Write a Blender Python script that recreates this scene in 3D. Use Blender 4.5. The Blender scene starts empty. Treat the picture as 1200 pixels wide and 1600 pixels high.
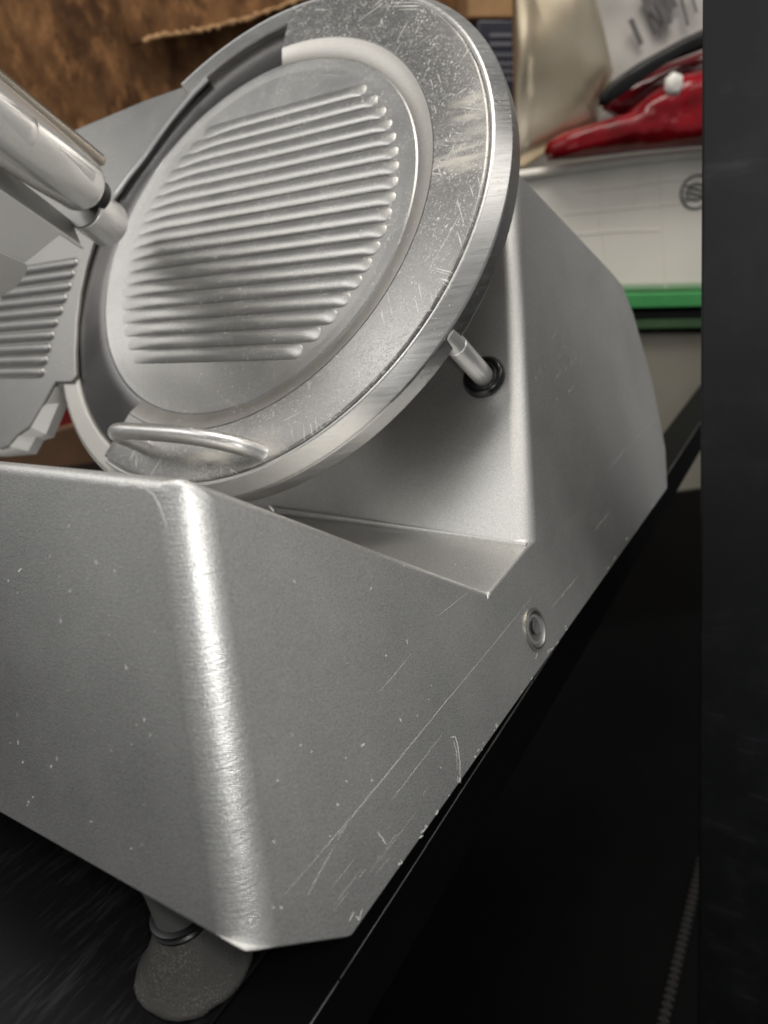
import bpy, bmesh, math, random
import numpy as np
from mathutils import Vector, Matrix
random.seed(7); rng = np.random.default_rng(7)
scene = bpy.context.scene
COL = scene.collection

# ---------------------------------------------------------------- camera
FOC = 1102.95                                   # focal length for a 1200 x 1600 picture
FW = np.array([0.7671, 0.529504, -0.362193]); FW /= np.linalg.norm(FW)
RT = np.array([0.522205, -0.843326, -0.126897]); RT -= FW*(RT@FW); RT /= np.linalg.norm(RT)
UP = np.cross(RT, FW)
cam_d = bpy.data.cameras.new('camera'); cam = bpy.data.objects.new('camera', cam_d); COL.objects.link(cam)
cam.matrix_world = Matrix(((RT[0], UP[0], -FW[0], 0), (RT[1], UP[1], -FW[1], 0), (RT[2], UP[2], -FW[2], 0), (0, 0, 0, 1)))
cam_d.sensor_fit = 'VERTICAL'; cam_d.sensor_height = 24; cam_d.sensor_width = 18
cam_d.lens = FOC/1600*24
cam_d.clip_start = .01; cam_d.clip_end = 50
cam_d.dof.use_dof = True; cam_d.dof.focus_distance = .27; cam_d.dof.aperture_fstop = 6.2
scene.camera = cam

# ---------------------------------------------------------------- light: overhead area fills, placed for highlights and brightness, and the phone's two-LED flash
world = bpy.data.worlds.new('World'); scene.world = world; world.use_nodes = True
bg = world.node_tree.nodes['Background']; bg.inputs[0].default_value = (.98, .98, .965, 1); bg.inputs[1].default_value = .245
def lamp(name, kind, loc, power, color=(1, 1, 1), **kw):
    l = bpy.data.lights.new(name, kind); l.energy = power; l.color = color
    for k, v in kw.items(): setattr(l, k, v)
    o = bpy.data.objects.new(name, l); COL.objects.link(o); o.location = Vector(loc)
    return o
def aim(o, target):
    o.rotation_euler = (Vector(target)-o.location).to_track_quat('-Z', 'Y').to_euler()
for dv in (.006, -.004):
    p = RT*.014+UP*(.013+dv)-FW*.004
    lamp('flash_led', 'POINT', p, .36, (1, .98, .95), shadow_soft_size=.0028)
o = lamp('overhead_fill', 'AREA', (-.35, 1.75, 1.15), 5, (1, .97, .92), shape='RECTANGLE', size=1.5, size_y=.6); aim(o, (.35, .25, -.1))  # unseen overhead light, set low left to brighten the cover's lower part
o = lamp('overhead_fill', 'AREA', (-.55, .85, 1.25), 4.4, (1, .97, .93), shape='RECTANGLE', size=.9, size_y=.35); aim(o, (.35, .2, -.1))  # added fill, aimed to brighten the inner wall and recess floor
o = lamp('overhead_fill', 'AREA', (.42, -1.0, 1.15), 4.5, (1, .96, .9), shape='RECTANGLE', size=1.4, size_y=.5); aim(o, (.6, .2, -.1))  # added fill for the bright stripe on the inner wall's crease
o = lamp('overhead_fill', 'AREA', (.45, -.05, 1.55), 20, (1, .94, .85), shape='RECTANGLE', size=1.2, size_y=.4); aim(o, (1.0, .6, -.05))  # unseen warm overhead light, brought forward to brighten the cartons' fronts
vs = scene.view_settings; vs.view_transform = 'Standard'; vs.look = 'None'; vs.exposure = 0; vs.gamma = 1

# ---------------------------------------------------------------- helpers
def A(*p): return np.array(p, float)
def ray(px):
    d = FW*FOC+(px[0]-600)*RT-(px[1]-800)*UP
    return d/np.linalg.norm(d)
def on(px, pt, nn):                              # the point of the plane (pt, nn) seen at a place of the photograph
    q = ray(px); return q*((pt@nn)/(q@nn))
def unit(a): a = np.asarray(a, float); return a/np.linalg.norm(a)
S = .15                                          # knife-cover radius in metres
N = A(-0.794164, 0, 0.607703); U = A(0.607703, 0, 0.794164); V = A(0, 1, 0)
C = A(0.320242, 0.292978, 0.014402)
ZDESK = -.213
G = unit(A(FW[0], FW[1], 0)); H = unit(A(FW[1], -FW[0], 0)); Z = A(0, 0, 1)

def empty(name, loc, label, cat, group=None):
    o = bpy.data.objects.new(name, None); COL.objects.link(o); o.location = Vector(loc); o.empty_display_size = .05
    o['label'] = label; o['category'] = cat
    if group: o['group'] = group
    return o
def origin(o):
    p = A(0, 0, 0)
    while o is not None: p = p+np.array(o.location); o = o.parent
    return p
def finish(name, bm, mat, parent=None, smooth=True, label=None, cat=None, kind=None, group=None, bevel=None, seg=2, angle=35, recalc=True):
    if recalc: bmesh.ops.recalc_face_normals(bm, faces=bm.faces)
    off = Vector(origin(parent)) if parent is not None else None
    if off is not None: bmesh.ops.translate(bm, verts=bm.verts, vec=-off)
    me = bpy.data.meshes.new(name); bm.to_mesh(me); bm.free()
    if smooth:
        for p in me.polygons: p.use_smooth = True
    o = bpy.data.objects.new(name, me); COL.objects.link(o); me.materials.append(mat)
    if parent is not None: o.parent = parent
    if bevel:
        m = o.modifiers.new('edge', 'BEVEL'); m.width = bevel; m.segments = seg; m.limit_method = 'ANGLE'; m.angle_limit = math.radians(30); m.use_clamp_overlap = True
    if smooth:
        try: me.set_sharp_from_angle(angle=math.radians(angle))
        except Exception: pass
    if label: o['label'] = label
    if cat: o['category'] = cat
    if kind: o['kind'] = kind
    if group: o['group'] = group
    return o
def prism(bm, pts, vec):
    a = [bm.verts.new(Vector(p)) for p in pts]; b = [bm.verts.new(Vector(np.asarray(p)+vec)) for p in pts]
    bm.faces.new(a); bm.faces.new(b[::-1])
    n = len(a)
    side = [bm.faces.new((a[i], b[i], b[(i+1) % n], a[(i+1) % n])) for i in range(n)]
    return a, b, side
def box(bm, lo, hi):
    pts = [(lo[0], lo[1], lo[2]), (hi[0], lo[1], lo[2]), (hi[0], hi[1], lo[2]), (lo[0], hi[1], lo[2])]
    prism(bm, [A(*p) for p in pts], A(0, 0, hi[2]-lo[2]))
def disc_pt(ang, R, d):                          # a point in the blade's own frame: angle, radius and depth in cover radii
    a = math.radians(ang); return C+S*(R*math.cos(a)*V+R*math.sin(a)*U)-d*S*N
def vu(v, u, d): return C+S*(v*V+u*U)-d*S*N
def lathe_disc(bm, prof, a0, a1, n, closed=True, full=False):
    rows = []
    for i in range(n if full else n+1):
        a = a0+(a1-a0)*i/n
        rows.append([bm.verts.new(Vector(disc_pt(a, R, d))) for R, d in prof])
    m = len(prof); cnt = n if full else n
    for i in range(cnt):
        r0, r1 = rows[i], rows[(i+1) % len(rows)]
        for k in range(m if closed else m-1):
            bm.faces.new((r0[k], r0[(k+1) % m], r1[(k+1) % m], r1[k]))
    if closed and not full:
        bm.faces.new(rows[0]); bm.faces.new(rows[-1][::-1])
    return rows
def lathe(bm, p0, axis, prof, n=40, cap=True, a0=0):
    axis = unit(axis); e = unit(np.cross(axis, A(0, .3, 1))); f2 = np.cross(axis, e)
    rows = []
    for s, r in prof:
        rows.append([bm.verts.new(Vector(p0+axis*s+r*(math.cos(2*math.pi*i/n+a0)*e+math.sin(2*math.pi*i/n+a0)*f2))) for i in range(n)])
    for k in range(len(rows)-1):
        for i in range(n):
            bm.faces.new((rows[k][i], rows[k][(i+1) % n], rows[k+1][(i+1) % n], rows[k+1][i]))
    if cap: bm.faces.new(rows[0][::-1]); bm.faces.new(rows[-1])
    return rows
def tube(bm, path, radii, n=16):
    path = [np.asarray(p, float) for p in path]; rows = []
    t0 = unit(path[1]-path[0]); e = unit(np.cross(t0, A(.3, .2, 1)))
    for i, p in enumerate(path):
        t = unit(path[min(i+1, len(path)-1)]-path[max(i-1, 0)])
        e = unit(e-t*(e@t)); f2 = np.cross(t, e); r = radii[i] if hasattr(radii, '__len__') else radii
        rows.append([bm.verts.new(Vector(p+r*(math.cos(2*math.pi*k/n)*e+math.sin(2*math.pi*k/n)*f2))) for k in range(n)])
    for i in range(len(rows)-1):
        for k in range(n): bm.faces.new((rows[i][k], rows[i][(k+1) % n], rows[i+1][(k+1) % n], rows[i+1][k]))
    bm.faces.new(rows[0][::-1]); bm.faces.new(rows[-1])
def spline(pts, m=8):                            # Catmull-Rom
    P = [np.asarray(p, float) for p in pts]; P = [2*P[0]-P[1]]+P+[2*P[-1]-P[-2]]; out = []
    for i in range(1, len(P)-2):
        for k in range(m):
            t = k/m; out.append(.5*((2*P[i])+(-P[i-1]+P[i+1])*t+(2*P[i-1]-5*P[i]+4*P[i+1]-P[i+2])*t*t+(-P[i-1]+3*P[i]-3*P[i+1]+P[i+2])*t**3))
    out.append(P[-2]); return out
def vnoise(p, seed=0):                           # cheap smooth noise for crumpled shapes
    r = np.random.default_rng(seed); s = 0
    for k in range(7):
        w = r.normal(size=3); ph = r.uniform(0, 6.28); s += math.sin(float(w@p)+ph)
    return s/7

# ---------------------------------------------------------------- materials
def new_mat(name):
    m = bpy.data.materials.new(name); m.use_nodes = True; nt = m.node_tree
    return m, nt, nt.nodes['Principled BSDF']
class NT:
    def __init__(s, nt): s.nt = nt; s.tc = nt.nodes.new('ShaderNodeTexCoord')
    def mapping(s, scale=(1, 1, 1), rot=(0, 0, 0), src='Object'):
        m = s.nt.nodes.new('ShaderNodeMapping'); m.inputs['Scale'].default_value = scale; m.inputs['Rotation'].default_value = rot
        s.nt.links.new(s.tc.outputs[src], m.inputs[0]); return m.outputs[0]
    def remap(s, vec, scale, rot):
        m0 = s.nt.nodes.new('ShaderNodeMapping'); m0.inputs['Rotation'].default_value = rot; s.nt.links.new(vec, m0.inputs[0])
        m = s.nt.nodes.new('ShaderNodeMapping'); m.inputs['Scale'].default_value = scale; s.nt.links.new(m0.outputs[0], m.inputs[0]); return m.outputs[0]
    def noise(s, vec, scale, detail=2, rough=.5):
        n = s.nt.nodes.new('ShaderNodeTexNoise'); n.inputs['Scale'].default_value = scale; n.inputs['Detail'].default_value = detail; n.inputs['Roughness'].default_value = rough
        s.nt.links.new(vec, n.inputs['Vector']); return n.outputs['Fac']
    def voro(s, vec, scale):
        n = s.nt.nodes.new('ShaderNodeTexVoronoi'); n.inputs['Scale'].default_value = scale
        s.nt.links.new(vec, n.inputs['Vector']); return n.outputs['Distance'], n.outputs['Color']
    def ramp(s, fac, a, b, lo=0., hi=1.):
        n = s.nt.nodes.new('ShaderNodeMapRange'); n.clamp = True
        for k, v in zip(('From Min', 'From Max', 'To Min', 'To Max'), (a, b, lo, hi)): n.inputs[k].default_value = v
        s.nt.links.new(fac, n.inputs['Value']); return n.outputs[0]
    def math(s, op, a, b):
        n = s.nt.nodes.new('ShaderNodeMath'); n.operation = op
        for i, v in enumerate((a, b)):
            if isinstance(v, (int, float)): n.inputs[i].default_value = v
            else: s.nt.links.new(v, n.inputs[i])
        return n.outputs[0]
    def mix(s, fac, a, b):
        n = s.nt.nodes.new('ShaderNodeMix'); n.data_type = 'RGBA'
        for i, v in ((0, fac), (6, a), (7, b)):
            if isinstance(v, (int, float)): n.inputs[i].default_value = v
            elif isinstance(v, tuple): n.inputs[i].default_value = (*v, 1) if len(v) == 3 else v
            else: s.nt.links.new(v, n.inputs[i])
        return n.outputs[2]
    def bump(s, h, strength, dist=.001):
        n = s.nt.nodes.new('ShaderNodeBump'); n.inputs['Strength'].default_value = strength; n.inputs['Distance'].default_value = dist
        s.nt.links.new(h, n.inputs['Height']); return n.outputs[0]
def grey(c, w=(1, .985, .96)): return tuple(c*k for k in w)
def metal(name, c=.55, rough=.4, grain=0., speck=0., scratch=0., smudge=.06, bump=0., tint=(1, .992, .975), gscale=2600, brush=None, dull=0., disc=False, smears=()):
    m, nt, b = new_mat(name); T = NT(nt); L = nt.links.new
    vec = T.mapping()
    big = T.noise(vec, 22, 4, .6); col = T.mix(T.ramp(big, .3, .7), grey(c*(1-smudge), tint), grey(c*(1+smudge), tint))
    r = T.ramp(big, .3, .7, rough-.035, rough+.035)
    h = None
    if grain:
        g = T.noise(vec, gscale, 1.5, .7)
        col = T.mix(T.ramp(g, .34, .66, 0, 1), col, T.mix(.5, col, grey(min(1, c*(1+grain*2.2)), tint)))
        h = g
    if brush:
        g = T.noise(T.mapping(brush), 1, 3, .6)
        r = T.math('ADD', r, T.ramp(g, .3, .7, -.06, .06)); h = g
        col = T.mix(T.ramp(g, .35, .65), col, T.mix(.12, col, (.9, .9, .9)))
    mask = None
    if speck:
        gate = T.ramp(T.noise(vec, 45, 3, .7), .47-.15*speck, .62)
        dv = T.mapping((1, 1, 1), (0, math.radians(52.57), 0)) if disc else vec
        for rot, sx, sy, lo in ((.4, 600, 1100, .70), (2.0, 1000, 700, .70), (1.2, 1500, 1500, .69)):
            g = T.noise(T.remap(dv, (sx, sy, 900 if not disc else 60), (0, 0, rot)), 1, 2, .55)
            k = T.math('MULTIPLY', T.ramp(g, lo-.05*speck, lo+.04-.05*speck), gate)
            mask = k if mask is None else T.math('MAXIMUM', mask, k)
    if scratch:
        dv = T.mapping((1, 1, 1), (0, math.radians(52.57), 0)) if disc else vec
        for i, (rot, sx) in enumerate(((.35, 26), (1.1, 40), (1.9, 30), (2.7, 34))):
            g = T.noise(T.remap(dv, (sx, 900, 60), (0, 0, rot)), 1, 1., .5)
            k = T.ramp(g, .715, .75, 0, .75*scratch)
            k = T.math('MULTIPLY', k, T.ramp(T.noise(vec, 38+9*i, 2), .44, .56))
            mask = k if mask is None else T.math('MAXIMUM', mask, k)
    if mask is not None:
        col = T.mix(mask, col, (.93, .92, .9)); r = T.math('ADD', r, T.math('MULTIPLY', mask, .25))
        h2 = T.bump(mask, .35, .0004)
        L(h2, b.inputs['Normal'])
    if h is not None and bump:
        bb = T.bump(h, bump, .0004)
        if mask is not None:
            L(h2, nt.nodes[-1].inputs['Normal'])
        L(bb, b.inputs['Normal'])
    for px_, rr in smears:
        dn = nt.nodes.new('ShaderNodeVectorMath'); dn.operation = 'DISTANCE'; L(T.tc.outputs['Object'], dn.inputs[0])
        dn.inputs[1].default_value = Vector(on(px_, C, N)-A(.2, .2, ZDESK))
        k = T.math('MULTIPLY', T.ramp(dn.outputs['Value'], rr, rr*.15), T.ramp(T.noise(T.mapping((30, 30, 160), (0, math.radians(52.57), .5)), 1, 4, .7), .42, .62))
        mask = T.math('MAXIMUM', mask, T.math('MULTIPLY', k, .55)); col = T.mix(k, col, (.62, .60, .55)); r = T.math('ADD', r, T.math('MULTIPLY', k, .15))
    L(col, b.inputs['Base Color']); L(r, b.inputs['Roughness']); b.inputs['Metallic'].default_value = 1-dull
    if mask is not None: L(T.ramp(mask, 0, 1, 1-dull, .25), b.inputs['Metallic'])
    return m
def plain(name, col, rough=.5, metallic=0, var=.12, scale=30, spec=.5, bump=0., bscale=200, coat=0):
    m, nt, b = new_mat(name); T = NT(nt); vec = T.mapping()
    g = T.noise(vec, scale, 4, .6)
    nt.links.new(T.mix(T.ramp(g, .3, .7), tuple(c*(1-var) for c in col), tuple(min(1, c*(1+var)) for c in col)), b.inputs['Base Color'])
    b.inputs['Roughness'].default_value = rough; b.inputs['Metallic'].default_value = metallic; b.inputs['Specular IOR Level'].default_value = spec
    b.inputs['Coat Weight'].default_value = coat
    if bump: nt.links.new(T.bump(T.noise(vec, bscale, 3), bump, .002), b.inputs['Normal'])
    return m
M = {}
M['housing'] = metal('anodised_aluminium', .56, .46, grain=1.9, bump=.34, smudge=.05, dull=.05, gscale=1800, tint=(1, 1, .985))
M['plate'] = metal('scratched_cast_aluminium', .27, .36, grain=.3, speck=1., scratch=1., smudge=.08, bump=.1, gscale=1500, disc=True, smears=(((722, 240), .020), ((690, 246), .013), ((735, 165), .014), ((408, 706), .016), ((330, 720), .025)))
M['cover'] = metal('cast_aluminium', .38, .37, grain=.2, speck=.45, scratch=.25, smudge=.07, bump=.08, gscale=1800, disc=True)
M['rim'] = metal('turned_aluminium', .62, .36, speck=.12, smudge=.05, brush=(60, 60, 900), bump=.12)
M['blade'] = metal('blade_steel', .15, .26, smudge=.1, tint=(1, .97, .97))
M['rimcast'] = metal('smooth_cast_aluminium', .46, .42, grain=.2, smudge=.08, speck=.15, tint=(1, .97, .92), disc=True)
M['edge'] = metal('honed_steel', .95, .2, smudge=.03, dull=.3, tint=(.97, .98, 1))
M['gauge'] = metal('satin_aluminium', .28, .42, grain=.15, speck=.1, smudge=.08, bump=.05)
M['chrome'] = metal('chromed_steel', .97, .2, smudge=.03, dull=.35)
M['satin'] = metal('satin_steel', .92, .33, smudge=.04, grain=.1, dull=.35)
M['scar'] = metal('bare_metal_scratch', .9, .5, smudge=.02, dull=.68)
M['rubber'] = plain('black_rubber', (.012, .012, .013), .38, var=.3)
M['dusty_rubber'] = None
M['wall'] = plain('grey_wall', (.3, .28, .25), .8)

# ================================================================ the setting
def table_mat():
    m, nt, b = new_mat('black_laminate'); T = NT(nt); vec = T.mapping()
    st = T.noise(T.mapping((50, 330, 30), (0, 0, .62)), 1, 4, .65)
    gate = T.ramp(T.noise(vec, 9, 3, .6), .40, .60)
    k = T.math('MULTIPLY', T.ramp(st, .5, .72), gate)
    d, cc = T.voro(vec, 160); sp = T.ramp(d, .09, .05)
    sep = nt.nodes.new('ShaderNodeSeparateColor'); nt.links.new(cc, sep.inputs[0]); sp = T.math('MULTIPLY', sp, T.math('GREATER_THAN', sep.outputs[0], .9))
    col = T.mix(T.math('MULTIPLY', k, .36), (.007, .007, .008), (.12, .118, .118)); col = T.mix(sp, col, (.35, .34, .32))
    nt.links.new(col, b.inputs['Base Color']); nt.links.new(T.ramp(k, 0, 1, .33, .55), b.inputs['Roughness']); b.inputs['Specular IOR Level'].default_value = .16
    return m
M['table'] = table_mat()
M['shelf'] = plain('black_shelf', (.004, .004, .0045), .5, spec=.08)
bm = bmesh.new(); box(bm, (-1.2, -1.2, -.78), (3.2, 3.2, -.75))
finish('ground', bm, M['shelf'], kind='structure', smooth=False)
bm = bmesh.new(); prism(bm, [G*2.4+H*(-3)-Z*.76, G*2.4+H*3-Z*.76, G*2.4+H*3+Z*1.6, G*2.4-H*3+Z*1.6], G*.05)
finish('wall', bm, M['wall'], kind='structure', smooth=False)

tab = empty('table', (.2, .3, ZDESK), 'black laminate table top with pale scuffs under the slicer', 'table')
bm = bmesh.new(); box(bm, (-.9, .1425, ZDESK-.03), (.64, 1.3, ZDESK)); finish('table_top', bm, M['table'], tab, bevel=.0012)
bm = bmesh.new(); box(bm, (-.9, .1148, ZDESK-.032), (1.5, .1420, ZDESK)); 
finish('edge_rail', bm, M['shelf'], tab, bevel=.0009)
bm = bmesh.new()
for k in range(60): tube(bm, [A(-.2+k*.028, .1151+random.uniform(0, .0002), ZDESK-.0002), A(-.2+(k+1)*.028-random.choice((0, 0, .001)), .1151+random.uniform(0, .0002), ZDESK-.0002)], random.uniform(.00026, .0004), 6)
finish('worn_edge_highlight', bm, plain('worn_edge_highlight', (.11, .108, .105), .5, var=.5, scale=60), tab)  # pale strip standing in for the highlight along the rail's worn edge
for x in (-.7, .5):
    for y in (.6, 1.2):
        bm = bmesh.new(); box(bm, (x, y, -.75), (x+.05, y+.05, ZDESK-.03)); finish('leg', bm, M['shelf'], tab, smooth=False)

# black upright on the right
colm = plain('black_powder_coat', (.020, .021, .024), .36, var=.25, scale=18, spec=.45, bump=.06, bscale=900)
def upright_mat():
    m, nt, b = new_mat('black_powder_coat'); T = NT(nt); vec = T.mapping()
    sm = T.ramp(T.noise(vec, 26, 5, .65), .48, .72); fine = T.noise(vec, 2200, 1)
    st = T.ramp(T.noise(T.mapping((60, 16, 150), (.5, .2, .1)), 1, 4, .6), .55, .75)
    k = T.math('MULTIPLY', sm, T.math('ADD', T.math('MULTIPLY', st, .8), .2))
    nt.links.new(T.mix(k, (.011, .012, .0145), (.07, .073, .083)), b.inputs['Base Color'])
    b.inputs['Roughness'].default_value = .52; b.inputs['Specular IOR Level'].default_value = .55
    d, cc = T.voro(vec, 110); sp = T.ramp(d, .1, .05); sep = nt.nodes.new('ShaderNodeSeparateColor'); nt.links.new(cc, sep.inputs[0]); sp = T.math('MULTIPLY', sp, T.math('GREATER_THAN', sep.outputs[0], .8))
    old = b.inputs['Base Color'].links[0].from_socket; nt.links.new(T.mix(sp, old, (.3, .29, .28)), b.inputs['Base Color'])
    nt.links.new(T.bump(fine, .12, .0004), b.inputs['Normal']); return m
M['upright'] = upright_mat()
ce = on((1096, 500), A(.42, 0, 0), unit(A(-1, 0, 0)))
bm = bmesh.new()
ct, cb = on((1097, 0), A(.42, 0, 0), A(-1, 0, 0)), on((1091, 1400), A(.42, 0, 0), A(-1, 0, 0)); lean = (ct-cb)/(ct[2]-cb[2])
c0 = cb+lean*(-.75-cb[2])
prism(bm, [c0, c0+A(.05, 0, 0), c0+A(.05, -.065, 0), c0+A(0, -.065, 0)], lean*1.6)
finish('cabinet_upright', bm, M['upright'], bevel=.0016, seg=3, label='black painted steel upright filling the right edge, with faint rub marks', cat='upright')
# ribbed rubber strip low down in the dark
bm = bmesh.new()
for k in range(30): box(bm, (.46+k*.008, .084, -.7495), (.465+k*.008, .094, -.742))
box(bm, (.455, .0865, -.7495), (.70, .0915, -.743))
finish('rubber_strip', bm, plain('dark_rubber', (.012, .012, .012), .55), smooth=False, label='thin ribbed rubber strip low down beside the black upright', cat='strip')

# ================================================================ the slicer
sl = empty('meat_slicer', (.2, .2, ZDESK), 'silver cast aluminium meat slicer with round ribbed blade cover and sloping base', 'meat slicer')

# ---- base housing
w0 = C-.4*S*N
Ap = on((827, 852), w0, N); Tp = on((802, 262), w0, N)
nP = unit(np.cross(A(1, 0, 0), Tp-Ap)); nP = nP if nP[1] < 0 else -nP
def P(px): return on(px, Ap, nP)
outline_px = [(280, 741), (385, 1489), (549, 1465), (1043, 763), (1040, 700), (1021, 602), (990, 490), (973, 446), (955, 424), (829, 290)]
outline = [P(p) for p in outline_px]+[Tp, Ap, P((765, 926))]
K0, LB = outline[0], outline[1]
nL = unit(np.cross(LB-K0, V)); nL = nL if nL[0] < 0 else -nL
bm = bmesh.new()
a, b, side = prism(bm, outline, V*.62)
for i, q in enumerate(b):
    if i not in (0, 1, len(b)-1): q.co.y -= .37      # the rear tower is shorter than the front beam
lay = bm.edges.layers.float.new('bevel_weight_edge')
def w(v1, v2, val):
    e = bm.edges.get((v1, v2)); e[lay] = val
BW = .0105
n_o = len(a)
for i in range(n_o): w(a[i], a[(i+1) % n_o], .1)
w(a[0], a[1], 1.0); w(a[-1], a[0], .36); w(a[-2], a[-1], .10); w(a[-3], a[-2], .75)
w(a[1], a[2], .07); w(a[2], a[3], .07)
w(a[0], b[0], .5); w(a[-2], b[-2], .16); w(a[1], b[1], .05); w(a[-3], b[-3], .1); w(a[2], b[2], .35); w(a[-1], b[-1], .05)
house = finish('base_housing', bm, M['housing'], sl)
md = house.modifiers.new('cast_edges', 'BEVEL'); md.width = BW; md.segments = 10; md.limit_method = 'WEIGHT'; md.use_clamp_overlap = False; md.harden_normals = False; md.miter_outer = 'MITER_ARC'
for p in house.data.polygons: p.use_smooth = True
if 'sharp_edge' in house.data.attributes: house.data.attributes.remove(house.data.attributes['sharp_edge'])
wn = house.modifiers.new('normals', 'WEIGHTED_NORMAL'); wn.keep_sharp = False; wn.weight = 100

# the corner has been polished by hand: fine marks run round it
def polish(m, k0, k1, rad_):
    nt = m.node_tree; b = nt.nodes['Principled BSDF']; T = NT(nt); L = nt.links.new; p = origin(sl)
    v1 = nt.nodes.new('ShaderNodeVectorMath'); v1.operation = 'SUBTRACT'; L(T.tc.outputs['Object'], v1.inputs[0]); v1.inputs[1].default_value = Vector(k0-p)
    v2 = nt.nodes.new('ShaderNodeVectorMath'); v2.operation = 'CROSS_PRODUCT'; L(v1.outputs[0], v2.inputs[0]); v2.inputs[1].default_value = Vector(unit(k1-k0))
    v3 = nt.nodes.new('ShaderNodeVectorMath'); v3.operation = 'LENGTH'; L(v2.outputs[0], v3.inputs[0])
    mask = T.ramp(v3.outputs['Value'], rad_, rad_*.45)
    g = T.noise(T.mapping((100, 100, 2300), (.25, -.2, 0)), 1, 2.5, .6)
    old = b.inputs['Normal'].links[0].from_socket
    bp = nt.nodes.new('ShaderNodeBump'); bp.inputs['Distance'].default_value = .0010; L(T.math('MULTIPLY', mask, .25), bp.inputs['Strength']); L(g, bp.inputs['Height']); L(old, bp.inputs['Normal'])
    L(bp.outputs[0], b.inputs['Normal'])
    ro = b.inputs['Roughness'].links[0].from_socket
    L(T.math('SUBTRACT', ro, T.math('MULTIPLY', mask, .02)), b.inputs['Roughness'])
polish(M['housing'], K0, LB, .012)
# seam weld bead between floor and inner wall
zF = Ap[2]
def Wp(px): return on(px, w0, N)
bm = bmesh.new(); sq = [Wp(p)+N*.0002 for p in ((823, 851.5), (700, 833), (560, 813), (420, 793))]; tube(bm, spline(sq, 6), .0011, 10); finish('seam_bead', bm, M['housing'], house)
# plug screw on the end panel
pc = P((836, 983))
def on_panel(bm, rot=0): pass
plug_m = metal('dull_plug', .45, .42, smudge=.2, bump=.1, grain=.2)
bm = bmesh.new(); lathe(bm, pc-nP*.001, nP, [(0, .0088), (.0016, .0088), (.0019, .0080), (.0012, .0074), (.0009, .0062), (.0013, .003), (.0010, .0014), (.0004, .0008)], 40)
plug = finish('end_plug', bm, plug_m, house, angle=50)
bm = bmesh.new(); lathe(bm, pc+nP*.0008-A(.0008, 0, -.0012), nP, [(0, .0030), (.0004, .0030), (.0001, .0020)], 20)
bm2_ = [pc+nP*.0009+A(x, 0, z) for x, z in ((.001, -.001), (.0034, -.004), (.0022, -.0058), (-.0006, -.003))]
prism(bm, bm2_, nP*.0003); finish('drive_recess', bm, plain('dark_recess', (.14, .14, .14), .5), house)
bm = bmesh.new(); lathe(bm, pc+nP*.0001, nP, [(0, .0098), (.0004, .0098), (.0004, .0089), (0, .0089)], 40, cap=False)
finish('plug_ring', bm, metal('tarnished_ring', .6, .4, tint=(1, .96, .84)), house)

# scratches and nicks: thin bare-metal ribbons lying on the panels
def ribbon(bm, pts, nn, wdt):
    pts = [np.asarray(p) for p in pts]; L_, R_ = [], []
    for i, p in enumerate(pts):
        t = unit(pts[min(i+1, len(pts)-1)]-pts[max(i-1, 0)]); s = unit(np.cross(t, nn)); k = .25+.75*math.sin(math.pi*min(1, (i+.3)/(len(pts)-.4)))
        ww = .8*wdt*k*random.uniform(.6, 1.2)
        L_.append(bm.verts.new(Vector(p+s*ww/2+nn*.00012))); R_.append(bm.verts.new(Vector(p-s*ww/2+nn*.00012)))
    for i in range(len(pts)-1): bm.faces.new((L_[i], L_[i+1], R_[i+1], R_[i]))
def dense(px, m=10, j=.5):
    out = []
    for (x0, y0), (x1, y1) in zip(px[:-1], px[1:]):
        for k in range(m): out.append((x0+(x1-x0)*k/m+random.uniform(-j, j), y0+(y1-y0)*k/m+random.uniform(-j, j)))
    out.append(px[-1]); return out
bm = bmesh.new()
def scr(px, wdt, broken=0., plane='P', m=10):
    nn = {'P': nP, 'L': nL, 'W': N}[plane]; f = (lambda q: on(q, w0, N)) if plane == 'W' else (lambda q: on(q, Ap, nP)) if plane == 'P' else (lambda q: on(q, K0, nL))
    run = []
    for q in dense(px, m):
        if random.random() < broken:
            if len(run) > 2: ribbon(bm, run, nn, wdt)
            run = []
        else: run.append(f(q))
    if len(run) > 2: ribbon(bm, run, nn, wdt)
scr([(418, 1428), (542, 1285), (600, 1215), (640, 1165), (725, 1062), (830, 935)], .00034, .03)
scr([(480, 1400), (512, 1340), (542, 1285)], .00030, .02)
scr([(612, 1250), (690, 1148)], .00026, .1)
scr([(594, 1080), (642, 1022)], .0002, .1); scr([(683, 963), (733, 924)], .0002, .08); scr([(860, 951), (906, 897)], .00026, .05)
scr([(920, 840), (960, 790)], .0002, .2); scr([(950, 735), (985, 692), (1012, 668), (1026, 654)], .0005, .18, m=14)
for d in range(7):
    x0 = random.uniform(500, 640); y0 = 1440-(x0-500)*.85+random.uniform(-50, 10); ln = random.uniform(40, 130)
    scr([(x0, y0), (x0+ln*.62, y0-ln*.8)], .00014, .12)
scr([(704, 1152), (711, 1151), (715, 1165), (718, 1190), (719, 1224)], .0009, 0, m=6); scr([(708, 1156), (713, 1175), (715, 1222)], .0005, .05)
scr([(590, 1300), (598, 1312), (603, 1320)], .0006); scr([(832, 1015), (840, 1020), (836, 1030)], .0006, .1, m=5)
scr([(545, 1440), (552, 1425), (560, 1438), (566, 1420)], .0006, .1, m=6); scr([(420, 790), (428, 800)], .0006)
scr([(184, 757), (205, 757), (225, 762)], .0013, .04, 'L', 8)
scr([(225, 762), (240, 772), (252, 795), (262, 826)], .0009, .08, 'L', 8)
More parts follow.
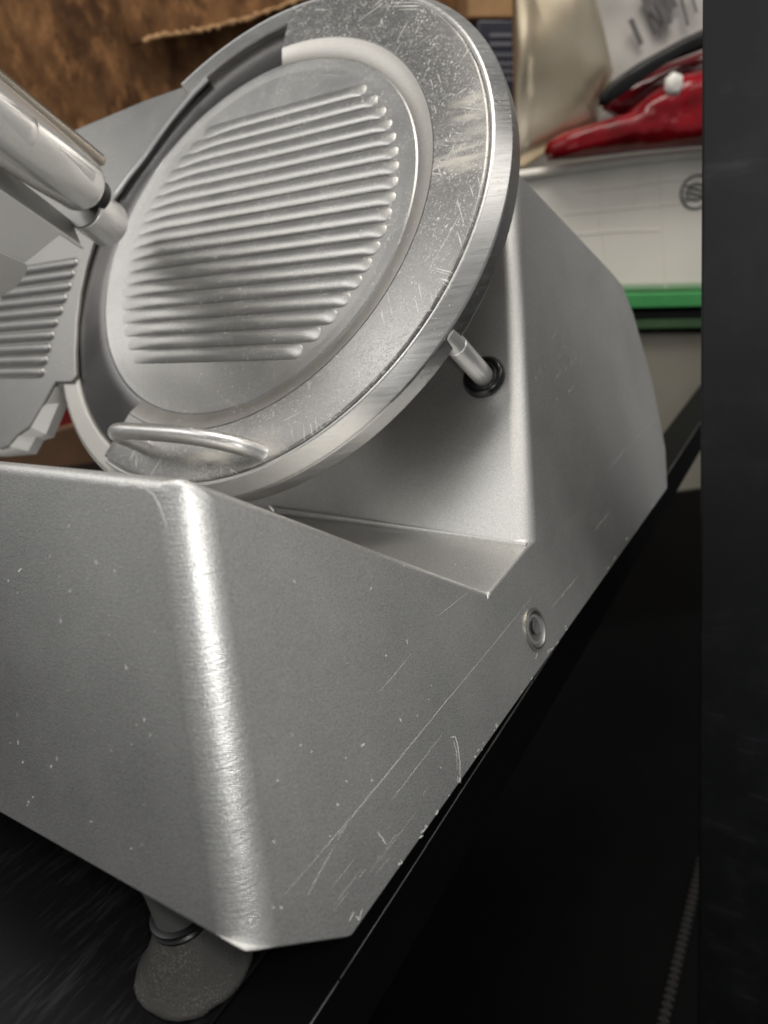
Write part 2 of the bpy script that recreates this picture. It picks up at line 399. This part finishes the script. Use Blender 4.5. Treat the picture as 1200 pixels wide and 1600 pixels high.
for k in range(70):                              # small nicks on both faces
    if random.random() < .5:
        x0, y0 = random.uniform(420, 720), random.uniform(880, 1420)
        if y0 > 1465-1.42*(x0-545)-25: continue
        pl = 'P'
    else:
        x0, y0 = random.uniform(8, 250), random.uniform(760, 1330); pl = 'L'
        if y0 > 1240+.56*x0: continue
    an = random.uniform(-.6, .9)+math.pi/2; ln = random.choice((1.5, 2, 2.5, 3, 5, 8))
    scr([(x0, y0), (x0+ln*math.cos(an), y0+ln*math.sin(an))], random.uniform(.0003, .0011), 0, pl, 3)
for k in range(34):                              # chips along the lower edge and around the upper panel
    t = random.random()**1.0; x0 = 560+t*470; y0 = 1448-(x0-560)*1.418-random.uniform(2, 12)
    an = -.95+random.uniform(-.3, .3); ln = random.choice((2, 3, 5, 8))
    scr([(x0, y0), (x0+ln*math.cos(an), y0+ln*math.sin(an))], random.uniform(.0003, .0012), 0, 'P', 3)
for k in range(30):
    x0, y0 = random.gauss(885, 22), random.gauss(550, 28); an = 1.75+random.uniform(-.3, .3); ln = random.uniform(4, 14)
    scr([(x0, y0), (x0+ln*math.cos(an), y0+ln*math.sin(an))], random.uniform(.0003, .0007), .12, 'P', 4)
for k in range(9):
    x0, y0 = random.uniform(640, 800), random.uniform(690, 820); an = random.uniform(-.5, 2.4); ln = random.uniform(8, 34)
    scr([(x0, y0), (x0+ln*.5*math.cos(an), y0+ln*.5*math.sin(an)), (x0+ln*math.cos(an+.3), y0+ln*math.sin(an+.3))], .00022, .15, 'W', 6)
sc_o = finish('scratch_marks', bm, M['scar'], house, smooth=False, kind='stuff', recalc=False)

# ---- foot
def lumpy(rows):                                 # worn, slightly out-of-round rubber
    for k, r in enumerate(rows[:-2]):
        for v_ in r:
            d_ = np.array(v_.co)-fc; a_ = 1+.05*vnoise(d_*260, 4)+.03*vnoise(d_*700, 9)
            v_.co = Vector(fc+A(d_[0]*a_, d_[1]*a_, d_[2]*(1+.05*vnoise(d_*200, 6)) if k > 1 else d_[2]))
    return rows
fc = on((307, 1507), A(0, 0, ZDESK), Z)
fm, nt, b_ = new_mat('dusty_rubber'); T = NT(nt); vec = T.mapping()
dust = T.math('MULTIPLY', T.ramp(T.noise(vec, 1700, 3, .75), .54, .76), T.ramp(T.noise(vec, 90, 3), .35, .65))
nt.links.new(T.mix(dust, (.075, .073, .068), (.42, .40, .36)), b_.inputs['Base Color']); b_.inputs['Roughness'].default_value = .3
nt.links.new(T.bump(T.noise(vec, 420, 3), .35, .001), b_.inputs['Normal']); M['dusty_rubber'] = fm
foot = finish('foot', (lambda bm: (lumpy(lathe(bm, fc, Z, [(0.0003, .0176), (.0008, .0187), (.0018, .0189), (.0028, .0183), (.005, .0168), (.009, .0143), (.013, .0118), (.0175, .0098), (.0202, .0088)], 48)), bm)[1])(bmesh.new()), fm, sl, angle=60)
bm = bmesh.new(); lathe(bm, fc, Z, [(.0202, .0080), (.0208, .0092), (.0218, .0094), (.0225, .0086), (.0232, .0093), (.0242, .0093), (.0248, .0078)], 40); finish('collar', bm, M['rubber'], foot)
bm = bmesh.new(); lathe(bm, fc, Z, [(.0246, .0076), (.036, .0080), (.046, .0095), (.052, .0098)], 32); finish('stem', bm, plain('grey_stem', (.13, .13, .125), .5, spec=.4), foot)

# ---- blade assembly
bm = bmesh.new()
# ring guard: thin outer rim all the way, seen behind the scratched plate
rim_prof = [(.972, .030), (1.003, .002), (1.010, .000), (1.046, .040), (1.056, .052), (1.052, .125), (1.040, .135), (.972, .135)]
lathe_disc(bm, rim_prof, 52, 291, 150)
ring = finish('ring_guard', bm, M['rim'], sl, bevel=.0008, angle=25)
bm = bmesh.new(); lathe_disc(bm, [(.955, .052), (.965, .044), (1.044, .044), (1.056, .052), (1.052, .125), (1.040, .135), (.96, .135)], 290.4, 345, 40)
finish('guard_lip', bm, M['rimcast'], ring, bevel=.0008, angle=25)
# scratched front plate
bm = bmesh.new()
bm2 = bmesh.new(); lathe_disc(bm2, [(.737, .026), (.742, .0205), (.793, .0015), (.806, -.0018), (.806, .03), (.737, .04)], 87.2, 291.8, 120)
finish('inner_slope', bm2, M['rimcast'], ring, angle=40)
pl = [(.8062, -.0012), (.812, -.0015), (.990, -.0015), (.996, .002), (.996, .045), (.8062, .045)]
lathe_disc(bm, pl, 87, 292, 130)
plate = finish('front_plate', bm, M['plate'], ring, bevel=.0012, angle=40)
# blade
bm = bmesh.new()
lathe_disc(bm, [(.70, .034), (.748, .028), (.80, .034), (.972, .056), (.978, .060), (.978, .070), (.70, .070)], 0, 360, 160, full=True)
finish('blade', bm, M['blade'], sl, angle=20)
bm = bmesh.new(); lathe_disc(bm, [(.741, .030), (.744, .0235), (.752, .0265), (.754, .032)], -75, 100, 90); finish('honed_edge', bm, M['edge'], sl)
# ribbed cover
bm = bmesh.new()
rows = lathe_disc(bm, [(.001, .026), (.690, .026), (.700, .0245), (.734, .021), (.740, .0235), (.740, .04)], 0, 360, 140, closed=False, full=True)
bmesh.ops.contextual_create(bm, geom=[r[0] for r in rows]) if False else bm.faces.new([r[0] for r in rows])
cover = finish('blade_cover', bm, M['cover'], sl, angle=20)
n_r = 18
for k in range(n_r):
    uu = .516-k*.06
    e = math.sqrt(max(.668**2-uu*uu, .01)); v0, v1 = e*1.01, -e
    if k == n_r-1: v1 = -.44
    bm = bmesh.new(); hw, hh = .0298, .0108; L_ = []
    nseg, ncs = 44, 11
    for i in range(nseg+1):
        s = i/30*.9 if i <= 30 else 1-.1*(1-(i-30)/14)**2.2   # the right end is finely divided so that it is round
        vv = v0+(v1-v0)*s
        de = min(abs(vv-v0)/(.22), abs(vv-v1)/(.0288)); q = math.sqrt(max(0, 1-(1-min(1, de))**2)) if de < 1 else 1
        q = max(q, .03); dh = min(1, abs(vv-v1)/.075); dl = min(1, abs(vv-v0)/.24); qh = max(.03, math.sin(dh*math.pi/2)**.8*(dl*dl*(3-2*dl)*.75+.25*dl))
        L_.append([bm.verts.new(Vector(vu(vv, uu+hw*(q if vv < (v0+v1)/2 else 1)*math.cos(math.pi*j/(ncs-1)),   .0268-hh*qh*math.sin(math.pi*j/(ncs-1))**.9))) for j in range(ncs)])
    for i in range(nseg):
        for j in range(ncs-1): bm.faces.new((L_[i][j], L_[i][j+1], L_[i+1][j+1], L_[i+1][j]))
    finish('rib', bm, M['cover'], cover, angle=80)
# bent bail handle on the plate
h = .155
b1 = vu(*(lambda p: ((p-C)@V/S, (p-C)@U/S))(on((226, 697), C, N)), 0); b2 = on((409, 708), C, N)
path = spline([b1-N*.003, b1+N*.008, b1+N*h*S*.75+(b2-b1)*.0, b1+N*h*S+(b2-b1)*.10, b1+N*h*S*1.02+(b2-b1)*.45, b1+N*h*S*.86+(b2-b1)*.72, b1+N*h*S*.45+(b2-b1)*.92, b2-N*.003], 8)
nr = len(path); bm = bmesh.new(); tube(bm, path, [.0044+.0012*max(0, 1-i/3.)**2+.0012*max(0, 1-(nr-1-i)/3.)**2+random.uniform(-.00006, .00006) for i in range(nr)], 20)
finish('bail_handle', bm, metal('worn_rod', .58, .36, smudge=.12, speck=.5, grain=.3), ring, angle=70)
# release rod, collar and grommet on the inner wall
g0 = on((757, 590), w0, N)
bm = bmesh.new(); lathe(bm, g0-N*.01, N, [(0, .0053), (.0455, .0053), (.0459, .0049), (.0468, .0049), (.0472, .0053), (.060, .0053)], 32); finish('release_rod', bm, M['satin'], sl)
bm = bmesh.new(); prof = [(  .0003+.0036*math.sin(math.pi*k/10),   .0084+.0030*-math.cos(math.pi*k/10)) for k in range(11)]
prof = [(-.002, .0052)]+prof+[(-.002, .0114)]
lathe(bm, g0, N, prof, 48, cap=False); finish('grommet', bm, plain('black_gloss_rubber', (.01, .01, .011), .22, var=.2), sl, angle=70)

# ---- gauge plate to the left of the blade
g_d = .030
gp0 = C-g_d*S*N
gin = [(86, 597), (66, 632), (46, 667), (27, 680), (13, 697), (0, 701)]
gout = [(99, 601), (92, 630), (72, 678), (56, 683), (44, 705), (0, 709)]
gpx = [(325, 122), (300, 148), (262, 194), (225, 246), (200, 278), (181, 305), (160, 338), (146, 375), (134, 415), (125, 455), (119, 500), (117, 545), (118, 588), (111, 597)]+gin+[(-90, 700), (-260, 600), (-220, 330), (-60, 278), (85, 216), (225, 157), (270, 141)]
bm = bmesh.new(); prism(bm, [on(p, gp0, N) for p in gpx], -N*.0032)
gauge = finish('gauge_plate', bm, M['gauge'], sl, bevel=.0008, seg=3)
bm = bmesh.new(); gi = [(111, 597)]+gin+[(-90, 700)]; go = [(112, 598.5)]+gout+[(-90, 708)]
rr_ = []
for p, q in zip(gi, go):
    a_ = on(p, gp0-N*.0004, N); b_ = on(q, gp0-N*.0075, N); c_ = b_-N*.006; d_ = a_-N*.010
    rr_.append([bm.verts.new(Vector(t)) for t in (a_, b_, c_, d_)])
for k in range(len(rr_)-1):
    for m_ in range(4): bm.faces.new((rr_[k][m_], rr_[k][(m_+1) % 4], rr_[k+1][(m_+1) % 4], rr_[k+1][m_]))
bm.faces.new(rr_[0]); bm.faces.new(rr_[-1][::-1])
finish('lower_edge', bm, M['satin'], gauge, angle=25)  # lighter metal than the plate, for the bright reflection on this chamfer
bm = bmesh.new(); tube(bm, spline([on(p, gp0, N) for p in ((324, 124), (300, 149), (262, 195), (225, 247), (200, 279), (182, 304))], 6), .0012, 10); finish('edge_highlight', bm, M['edge'], gauge)  # bright bead added for the highlight along the plate's edge
gr_px = [(117, 428), (112, 447), (105, 466), (99, 485), (91, 504), (85, 524), (80, 544), (75, 563), (70, 582)]
for i, q in enumerate([(122, 410)]+gr_px):
    p = on(q, gp0, N); v1 = (p-C)@V/S; u1 = (p-C)@U/S
    bm = bmesh.new(); L_ = []; hw, hh = .027, .016
    for k in range(17):
        vv = v1+.55*k/16 if k > 3 else v1+.03*k/3*1.0
        q_ = math.sqrt(max(.001, 1-(1-min(1, (vv-v1)/.03))**2))
        L_.append([bm.verts.new(Vector(vu(vv, u1+hw*q_*math.cos(math.pi*j/8), g_d+.001-hh*q_*math.sin(math.pi*j/8)))) for j in range(9)])
    for k in range(16):
        for j in range(8): bm.faces.new((L_[k][j], L_[k][j+1], L_[k+1][j+1], L_[k+1][j]))
    finish('rib', bm, M['gauge'], gauge, angle=80)

# ---- carriage arm: chromed tube, nut, collar and folded bracket, top left
P0 = on((192, 336), C+.10*S*N, N)
d0 = np.linalg.norm(P0); P1 = ray((-110, 117))*d0*.80
ax = unit(P0-P1); LA = np.linalg.norm(P0-P1)
def s_at(px):                                    # distance along the axis at a place on it
    q = ray(px); nn = np.cross(np.cross(q, ax), q); nn = unit(nn); return ((-P1)@nn)/(ax@nn)
def rad(px, r): p = P1+ax*s_at(px); return r*np.linalg.norm(p)/FOC
arm = empty('carriage_arm', P0, 'x', 'x'); del arm['label']; del arm['category']; arm.parent = sl; arm.location = Vector(P0-np.array(sl.location))
sa, sb, sc_, sd, se, sf = s_at((-180, 75)), s_at((52, 228)), s_at((132, 289)), s_at((141, 296)), s_at((149, 302)), s_at((181, 326))
r1, r2, r3, r4 = rad((-100, 138), 52), rad((52, 232), 45), rad((130, 290), 36), rad((185, 330), 21)
vw = -unit(P0); cz0 = np.linalg.norm(P0)/FOC
bm = bmesh.new(); lathe(bm, P1, ax, [(sa, r1*.95), (sb, r2*.93), (sc_-.004, r3*1.0), (sc_-.001, r3*.94), (sc_, r3*.82), (sc_, r3*.3)], 48); finish('handle_tube', bm, M['chrome'], arm, angle=50)
ov = vw*.0125+UP*.0035
bm = bmesh.new(); lathe(bm, P1+ov, ax, [(sa, 23*cz0), (sb-.012, 25*cz0), (sb-.007, 25*cz0), (sb-.005, 22*cz0), (sb-.004, 12*cz0)], 32); finish('plunger', bm, M['chrome'], arm, angle=50)
bm = bmesh.new(); lathe(bm, P1+ov*.9, ax, [(sb-.003, 19*cz0), (sb, 25*cz0), (sc_-.004, 25*cz0), (sc_-.0015, 22*cz0), (sc_-.001, 8*cz0)], 6, a0=.35); finish('hex_nut', bm, M['satin'], arm, bevel=.0012, seg=3, angle=25)
bm = bmesh.new(); lathe(bm, P1, ax, [(sc_-.002, r3*.62), (se+.002, r3*.62)], 32); finish('gap_shade', bm, M['rubber'], arm)  # black disc standing in for the shaded gap before the collar
cz = np.linalg.norm(P0)/FOC; pe = on((170, 351), P0, unit(P0)); rc = 31*cz
bm = bmesh.new(); lathe(bm, pe-ax*.026, ax, [(0, rc*.86), (.0008, rc*.92), (.0245, rc), (.0255, rc*.96), (.026, rc*.88), (.0256, rc*.5), (.0256, rc*.1)], 48); finish('end_collar', bm, M['satin'], arm, angle=40)
bm = bmesh.new(); lathe(bm, on((186, 347), P0, unit(P0))-ax*.004, ax, [(0, 7*cz), (.008, 7*cz), (.0088, 5.5*cz)], 24); finish('end_pin', bm, M['satin'], arm)
bm = bmesh.new(); lathe(bm, pe-ax*.0275, ax, [(0, rc*.9), (.0018, rc*.9)], 32); finish('cap_shade', bm, metal('shaded_steel', .3, .4), arm)  # dark disc standing in for the shade on the collar's start cap
# slim rail along the top of the tube
ro = unit(RT*.55+UP*.8)
bm = bmesh.new(); lathe(bm, P1+ro*r2*.98-unit(P0)*-.004, ax, [(sa, .0040), (sc_-.002, .0036), (sc_, .003)], 16); finish('guide_rail', bm, metal('warm_steel', .5, .35, tint=(1, .9, .78)), arm)
# bracket: a flat front plate with a flange folded back along its top and a facet folded back along its foot
vw = -unit(P0); nF = unit(vw-ax*(vw@ax)); pF = P0+vw*.016
def fold(h0, h1, deg, pt):                       # plane turned about the hinge through two points of the front plate
    d = unit(h1-h0); m = nF*math.cos(math.radians(deg))+np.cross(d, nF)*math.sin(math.radians(deg)); return h0, unit(m)
Fp = lambda px: on(px, pF, nF)
pm = metal('painted_aluminium', .78, .5, grain=.1, smudge=.03, dull=.75)
bm = bmesh.new(); prism(bm, [Fp(p) for p in [(-170, 182), (0, 297), (128, 384), (134, 389), (128, 390), (94, 368), (66, 390), (40, 411), (0, 394), (-170, 316)]], -nF*.0025)
br = finish('bracket', bm, pm, arm, bevel=.0007, seg=3)
h0, h1 = Fp((-170, 316)), Fp((40, 411)); best = None
for dg in (38, -38):                             # fold away from the viewer
    a_, m_ = fold(h0, h1, dg, None); q = on((0, 440), a_, m_)
    if best is None or np.linalg.norm(q) > best[0]: best = (np.linalg.norm(q), a_, m_)
_, a_, m_ = best; bm = bmesh.new(); prism(bm, [on(p, a_-vw*.0003, m_) for p in [(-170, 317), (0, 395), (40, 412), (42, 418), (40, 427), (30, 443), (16, 455), (0, 464), (-170, 410)]], vw*-.0022)
finish('lower_facet', bm, pm, arm, bevel=.0006)
h0, h1 = Fp((-170, 182)), Fp((128, 384)); best = None
for dg in (60, -60):
    a_, m_ = fold(h0, h1, dg, None); q = on((0, 270), a_, m_)
    if best is None or np.linalg.norm(q) > best[0]: best = (np.linalg.norm(q), a_, m_)
_, a_, m_ = best; bm = bmesh.new(); prism(bm, [on(p, a_-vw*.0003, m_) for p in [(-170, 181), (0, 296), (126, 382), (112, 345), (0, 258), (-170, 135)]], vw*-.002)
finish('upper_flange', bm, metal('flange_aluminium', .5, .45, smudge=.05, dull=.2), arm, bevel=.0006)

# ================================================================ things behind
def fp(px, D): q = ray(px); return q*(D/(q@G))
def slab(name, px, D, depth, mat, parent=None, bevel=.004, bottom=None, **kw):
    pts = [fp(p, D) for p in px]
    if bottom is not None: pts = [np.array([p[0], p[1], bottom]) if p_[1] > 5000 else p for p, p_ in zip(pts, px)]
    bm = bmesh.new(); prism(bm, pts, G*depth); return finish(name, bm, mat, parent, bevel=bevel, seg=3, **kw)
def drop(px, D, z):                              # the point straight below, at height z
    p = fp(px, D); return np.array([p[0], p[1], z])
def crate(name, x0, x1, ytop, D, depth, mat, z, **kw):
    a_, b_ = fp((x0, ytop), D), fp((x1, ytop), D); zt = (a_[2]+b_[2])/2
    if 'slope' in kw: kw.pop('slope')
    bm = bmesh.new(); prism(bm, [A(a_[0], a_[1], z), A(b_[0], b_[1], z), A(b_[0], b_[1], b_[2]), A(a_[0], a_[1], a_[2])], G*depth)
    return finish(name, bm, mat, kw.pop('parent', None), **kw)
def pillow(name, px, D, depth, mat, amp, fr, seed, parent=None, K=16, an=(1, 1, 1), **kw):
    poly = [fp(p, D) for p in px]; pts = []
    for i in range(len(poly)):
        p, q = poly[i], poly[(i+1) % len(poly)]; m = max(2, int(np.linalg.norm(q-p)/.008))
        pts += [p+(q-p)*k/m for k in range(m)]
    cen = sum(pts)/len(pts); bm = bmesh.new()
    for sgn in (-1, 1):
        rows = []
        for k in range(K+1):
            s = 1-k/K*.995
            row = []
            for p in pts:
                x = cen+(p-cen)*s; hgt = depth*(1-s**4)**.6
                x = x+G*sgn*(hgt+(amp*vnoise(x*fr*A(*an), seed)+amp*.5*vnoise(x*fr*2.3*A(*an), seed+1))*min(1, (1-s)*5))
                row.append(bm.verts.new(Vector(x)))
            rows.append(row)
        nn = len(pts)
        for k in range(K):
            for i in range(nn): bm.faces.new((rows[k][i], rows[k][(i+1) % nn], rows[k+1][(i+1) % nn], rows[k+1][i]))
        bm.faces.new(rows[-1])
    bmesh.ops.remove_doubles(bm, verts=bm.verts, dist=1e-5)
    return finish(name, bm, mat, parent, angle=180, **kw)

def card_mat(name, c0, c1, rough=.8):
    m, nt, b = new_mat(name); T = NT(nt); vec = T.mapping()
    a_ = T.ramp(T.noise(T.mapping((16, 16, 9)), 1, 5, .65), .36, .64); d_ = T.ramp(T.noise(T.mapping((44, 44, 22), (.4, .2, 0)), 1, 3, .7), .50, .70)
    col = T.mix(a_, c0, c1); col = T.mix(T.math('MULTIPLY', d_, .6), col, tuple(min(1, k*1.9) for k in c1))
    nt.links.new(col, b.inputs['Base Color']); b.inputs['Roughness'].default_value = rough; b.inputs['Specular IOR Level'].default_value = .2
    nt.links.new(T.bump(T.noise(vec, 80, 4), .3, .003), b.inputs['Normal']); return m
M['kraft'] = card_mat('worn_brown_cardboard', (.060, .026, .010), (.20, .098, .040))
M['kraft_edge'] = plain('torn_cardboard_edge', (.42, .25, .12), .9, var=.35, scale=120)
M['kraft_light'] = plain('tan_cardboard', (.30, .17, .075), .8, var=.15)
big = empty('cardboard_box', drop((300, 300), 1.3, -.45), 'large worn brown cardboard box with a torn top flap behind the slicer', 'box')
bm = bmesh.new()
a_, b_ = fp((-500, 300), 1.3), fp((742, 300), 1.3)
prism(bm, [A(a_[0], a_[1], -.45), A(b_[0], b_[1], -.45), A(b_[0], b_[1], .62), A(a_[0], a_[1], .62)], G*.5); finish('panel', bm, M['kraft'], big, bevel=.005)
fl = [(205, 72), (240, 58), (300, 48), (350, 36), (400, 22), (440, 8), (520, -24), (640, -80), (640, -170), (200, -150), (180, -20)]
slab('flap', fl, 1.262, .006, M['kraft'], big, bevel=.001)
torn = spline([fp(p, 1.258) for p in [(224, 64), (270, 54), (320, 46), (360, 36), (400, 24), (450, 6), (520, -24)]], 8)
torn = [p+Z*random.uniform(-.002, .002) for p in torn]
bm = bmesh.new(); tube(bm, torn, [random.uniform(.0015, .0055) for _ in torn], 8); finish('torn_edge', bm, M['kraft_edge'], big)
crate('small_carton', 735, 812, 40, 1.16, .2, M['kraft_light'], .02, label='x', bevel=.004)
sm = bpy.data.objects['small_carton']; bpy.data.objects.remove(sm)
# stack on the right: beige crate, green tray, white carton, parcels, red bag
M['beige'] = plain('beige_plastic', (.30, .28, .235), .55, var=.06, scale=6)
crate('beige_crate', 880, 1230, 520, 1.06, .4, M['beige'], -.45, label='beige crate standing under the green tray at right', cat='crate', bevel=.006, seg=3)
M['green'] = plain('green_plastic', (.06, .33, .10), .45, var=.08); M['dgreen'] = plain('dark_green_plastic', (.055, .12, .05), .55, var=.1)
tray = empty('green_tray', fp((1040, 487), 1.05), 'bright green plastic tray between the white carton and beige crate', 'tray')
def bandbox(name, x0, x1, y0, y1, D, depth, mat, par, bev=.002, **kw):
    return slab(name, [(x0, y0), (x1, y0-(x1-x0)*.022), (x1, y1-(x1-x0)*.022), (x0, y1)], D, depth, mat, par, bevel=bev, **kw)
bandbox('rim', 890, 1230, 461, 484, 1.035, .42, M['green'], tray)
bandbox('wall', 890, 1230, 489, 501, 1.055, .40, plain('shaded_plastic', (.012, .012, .012), .6), tray)  # recessed wall, coloured black for the shadow under the rim
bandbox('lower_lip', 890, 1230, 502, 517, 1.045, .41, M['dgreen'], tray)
M['white_card'] = plain('white_carton_card', (.82, .79, .72), .6, var=.05, scale=8, bump=.1, bscale=30)
wc = empty('white_carton', fp((960, 456), 1.05), 'white carton in clear wrap with a round black emblem on its front', 'carton')
slab('body', [(790, 268), (900, 254), (1230, 222), (1230, 452), (790, 460)], 1.05, .36, M['white_card'], wc, bevel=.012)
def wrap_mat():
    m, nt, b = new_mat('clear_wrap'); b.inputs['Base Color'].default_value = (.8, .78, .74, 1); b.inputs['Roughness'].default_value = .25; b.inputs['Alpha'].default_value = .22
    return m
M['wrap'] = wrap_mat()
# creases in the film
bm = bmesh.new()
for pts, r in (([(905, 300), (985, 290), (1070, 280), (1200, 268)], .0016), ([(880, 335), (960, 328), (1060, 318)], .0013), ([(938, 275), (934, 330), (944, 390), (946, 455)], .0013), ([(1005, 262), (998, 290), (990, 320)], .0018), ([(1030, 262), (1034, 340), (1040, 452)], .0015), ([(890, 368), (960, 362), (1030, 360)], .0012)):
    tube(bm, spline([fp(p, 1.0498) for p in pts], 6), r*.6, 8)
finish('wrap_crease', bm, M['white_card'], wc)
em = (1088, 300); ec = fp(em, 1.0492); bm = bmesh.new()
lathe(bm, ec, G, [(-.0006, .0225), (-.0006, .0200), (.0004, .0200), (.0004, .0225), (-.0006, .0225)], 40, cap=False)
for z, amp in ((.0095, .6), (.0035, 1.), (-.003, 1.), (-.009, .6)):
    hw_ = .0165*math.sqrt(1-(z/.0215)**2)
    tube(bm, spline([ec-G*.0004+H*hw_*t+Z*(z+.0022*amp*math.sin(5*t+z*900)) for t in np.linspace(-1, 1, 9)], 4), .0013, 6)
finish('emblem', bm, plain('black_print', (.02, .02, .02), .5), wc)
bm = bmesh.new(); tube(bm, [fp((800, 276), 1.046), fp((900, 262), 1.046), fp((1000, 249), 1.046), fp((1230, 226), 1.046)], .006, 12); finish('top_flap_edge', bm, M['white_card'], wc)
# red glossy bag with black strap
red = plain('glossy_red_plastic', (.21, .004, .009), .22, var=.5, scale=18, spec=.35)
rb = empty('red_bag', fp((980, 235), 1.03), 'glossy red bag with a black handle lying on the white carton', 'bag')
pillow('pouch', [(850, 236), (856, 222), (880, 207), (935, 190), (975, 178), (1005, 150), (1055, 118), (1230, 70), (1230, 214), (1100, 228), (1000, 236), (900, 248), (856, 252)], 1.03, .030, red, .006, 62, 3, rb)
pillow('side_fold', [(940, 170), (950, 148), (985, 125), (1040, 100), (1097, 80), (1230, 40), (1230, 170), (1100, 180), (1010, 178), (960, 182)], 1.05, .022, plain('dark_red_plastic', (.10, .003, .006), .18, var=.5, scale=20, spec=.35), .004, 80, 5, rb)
blk = plain('glossy_black_plastic', (.006, .006, .0065), .4, spec=.25)
pillow('strap', [(935, 165), (936, 150), (952, 130), (1000, 97), (1060, 64), (1230, -18), (1230, 10), (1097, 78), (1040, 100), (985, 124), (958, 146), (946, 166)], 1.015, .008, blk, .001, 60, 8, rb)
pillow('white_tag', [(1038, 140), (1040, 122), (1052, 112), (1066, 118), (1066, 138), (1058, 150), (1044, 150)], 1.005, .009, plain('white_plastic', (.8, .78, .74), .35), .001, 120, 2, rb)
# tan metallic parcel and labelled mailer
tanm, nt, b_ = new_mat('tan_foil'); T = NT(nt)
nt.links.new(T.mix(T.ramp(T.noise(T.mapping(), 14, 3), .35, .65), (.50, .41, .28), (.60, .53, .42)), b_.inputs['Base Color']); b_.inputs['Metallic'].default_value = .8; b_.inputs['Roughness'].default_value = .3
pillow('foil_parcel', [(800, -70), (918, -70), (940, 30), (958, 110), (950, 140), (938, 165), (936, 200), (880, 222), (840, 250), (815, 266), (803, 262)], 1.09, .02, tanm, .007, 34, 11, an=(.25, .25, 1), label='crumpled tan foil parcel standing behind the red bag', cat='parcel')
ml = empty('mailer', fp((1010, 120), 1.13), 'white paper mailer with a smudged grey printed label, above the red bag', 'mailer')
pillow('envelope', [(900, -70), (1230, -70), (1230, 150), (1060, 160), (930, 200), (925, 60)], 1.14, .016, plain('white_mailer_paper', (.50, .485, .46), .5, var=.05), .004, 36, 14, ml)
lb = plain('grey_print', (.12, .115, .115), .7, var=.3)
nvec = unit(fp((1060, 10), 1.09)-fp((985, 40), 1.09)); 
def bar(px0, px1, wd):
    a_, b_ = fp(px0, 1.1165), fp(px1, 1.1165); dd = unit(np.cross(b_-a_, G))*wd
    bm = bmesh.new(); prism(bm, [a_-dd, b_-dd, b_+dd, a_+dd], -G*.0008); finish('print_bar', bm, lb, ml, smooth=False)
for (p, q, wd) in (((985, 30), (1002, 70), .0035), ((1005, -12), (1030, 46), .006), ((1020, -16), (1046, 38), .005), ((1038, -20), (1052, 14), .007), ((1060, -18), (1075, 40), .002), ((1012, 20), (1042, 48), .003), ((1078, -18), (1088, 20), .0015)): bar(p, q, wd)
nv = empty('navy_box', fp((780, 240), 1.2), 'dark navy box with faint white print behind the blade rim', 'box')
slab('body', [(745, 30), (806, 30), (806, 300), (745, 300)], 1.2, .2, plain('navy_card', (.012, .014, .028), .45), nv)
bm = bmesh.new()
for y in (52, 66): 
    prism(bm, [fp((765, y), 1.1995), fp((800, y), 1.1995), fp((800, y+6), 1.1995), fp((765, y+6), 1.1995)], -G*.0006)
for y in (82, 96, 108, 120):
    for x in range(770, 800, 7): prism(bm, [fp((x, y), 1.1995), fp((x+5, y), 1.1995), fp((x+5, y+7), 1.1995), fp((x, y+7), 1.1995)], -G*.0006)
finish('print', bm, plain('faded_print', (.12, .12, .14), .6), nv, smooth=False)
slab('tan_carton', [(730, -60), (806, -60), (806, 29), (730, 29)], 1.2, .2, M['kraft_light'], label='tan cardboard carton on top of the navy box', cat='carton')
# low things seen through the gap left of the blade ring
slab('red_carton', [(20, 540), (190, 540), (190, 650), (20, 695)], .86, .12, plain('red_card', (.22, .010, .012), .5), label='small red carton glimpsed under the gauge plate', cat='carton')
slab('brown_carton', [(-60, 690), (50, 680), (200, 640), (200, 800), (-60, 800)], .85, .14, plain('brown_card', (.16, .085, .045), .8), label='flat brown carton glimpsed below the red carton', cat='carton')
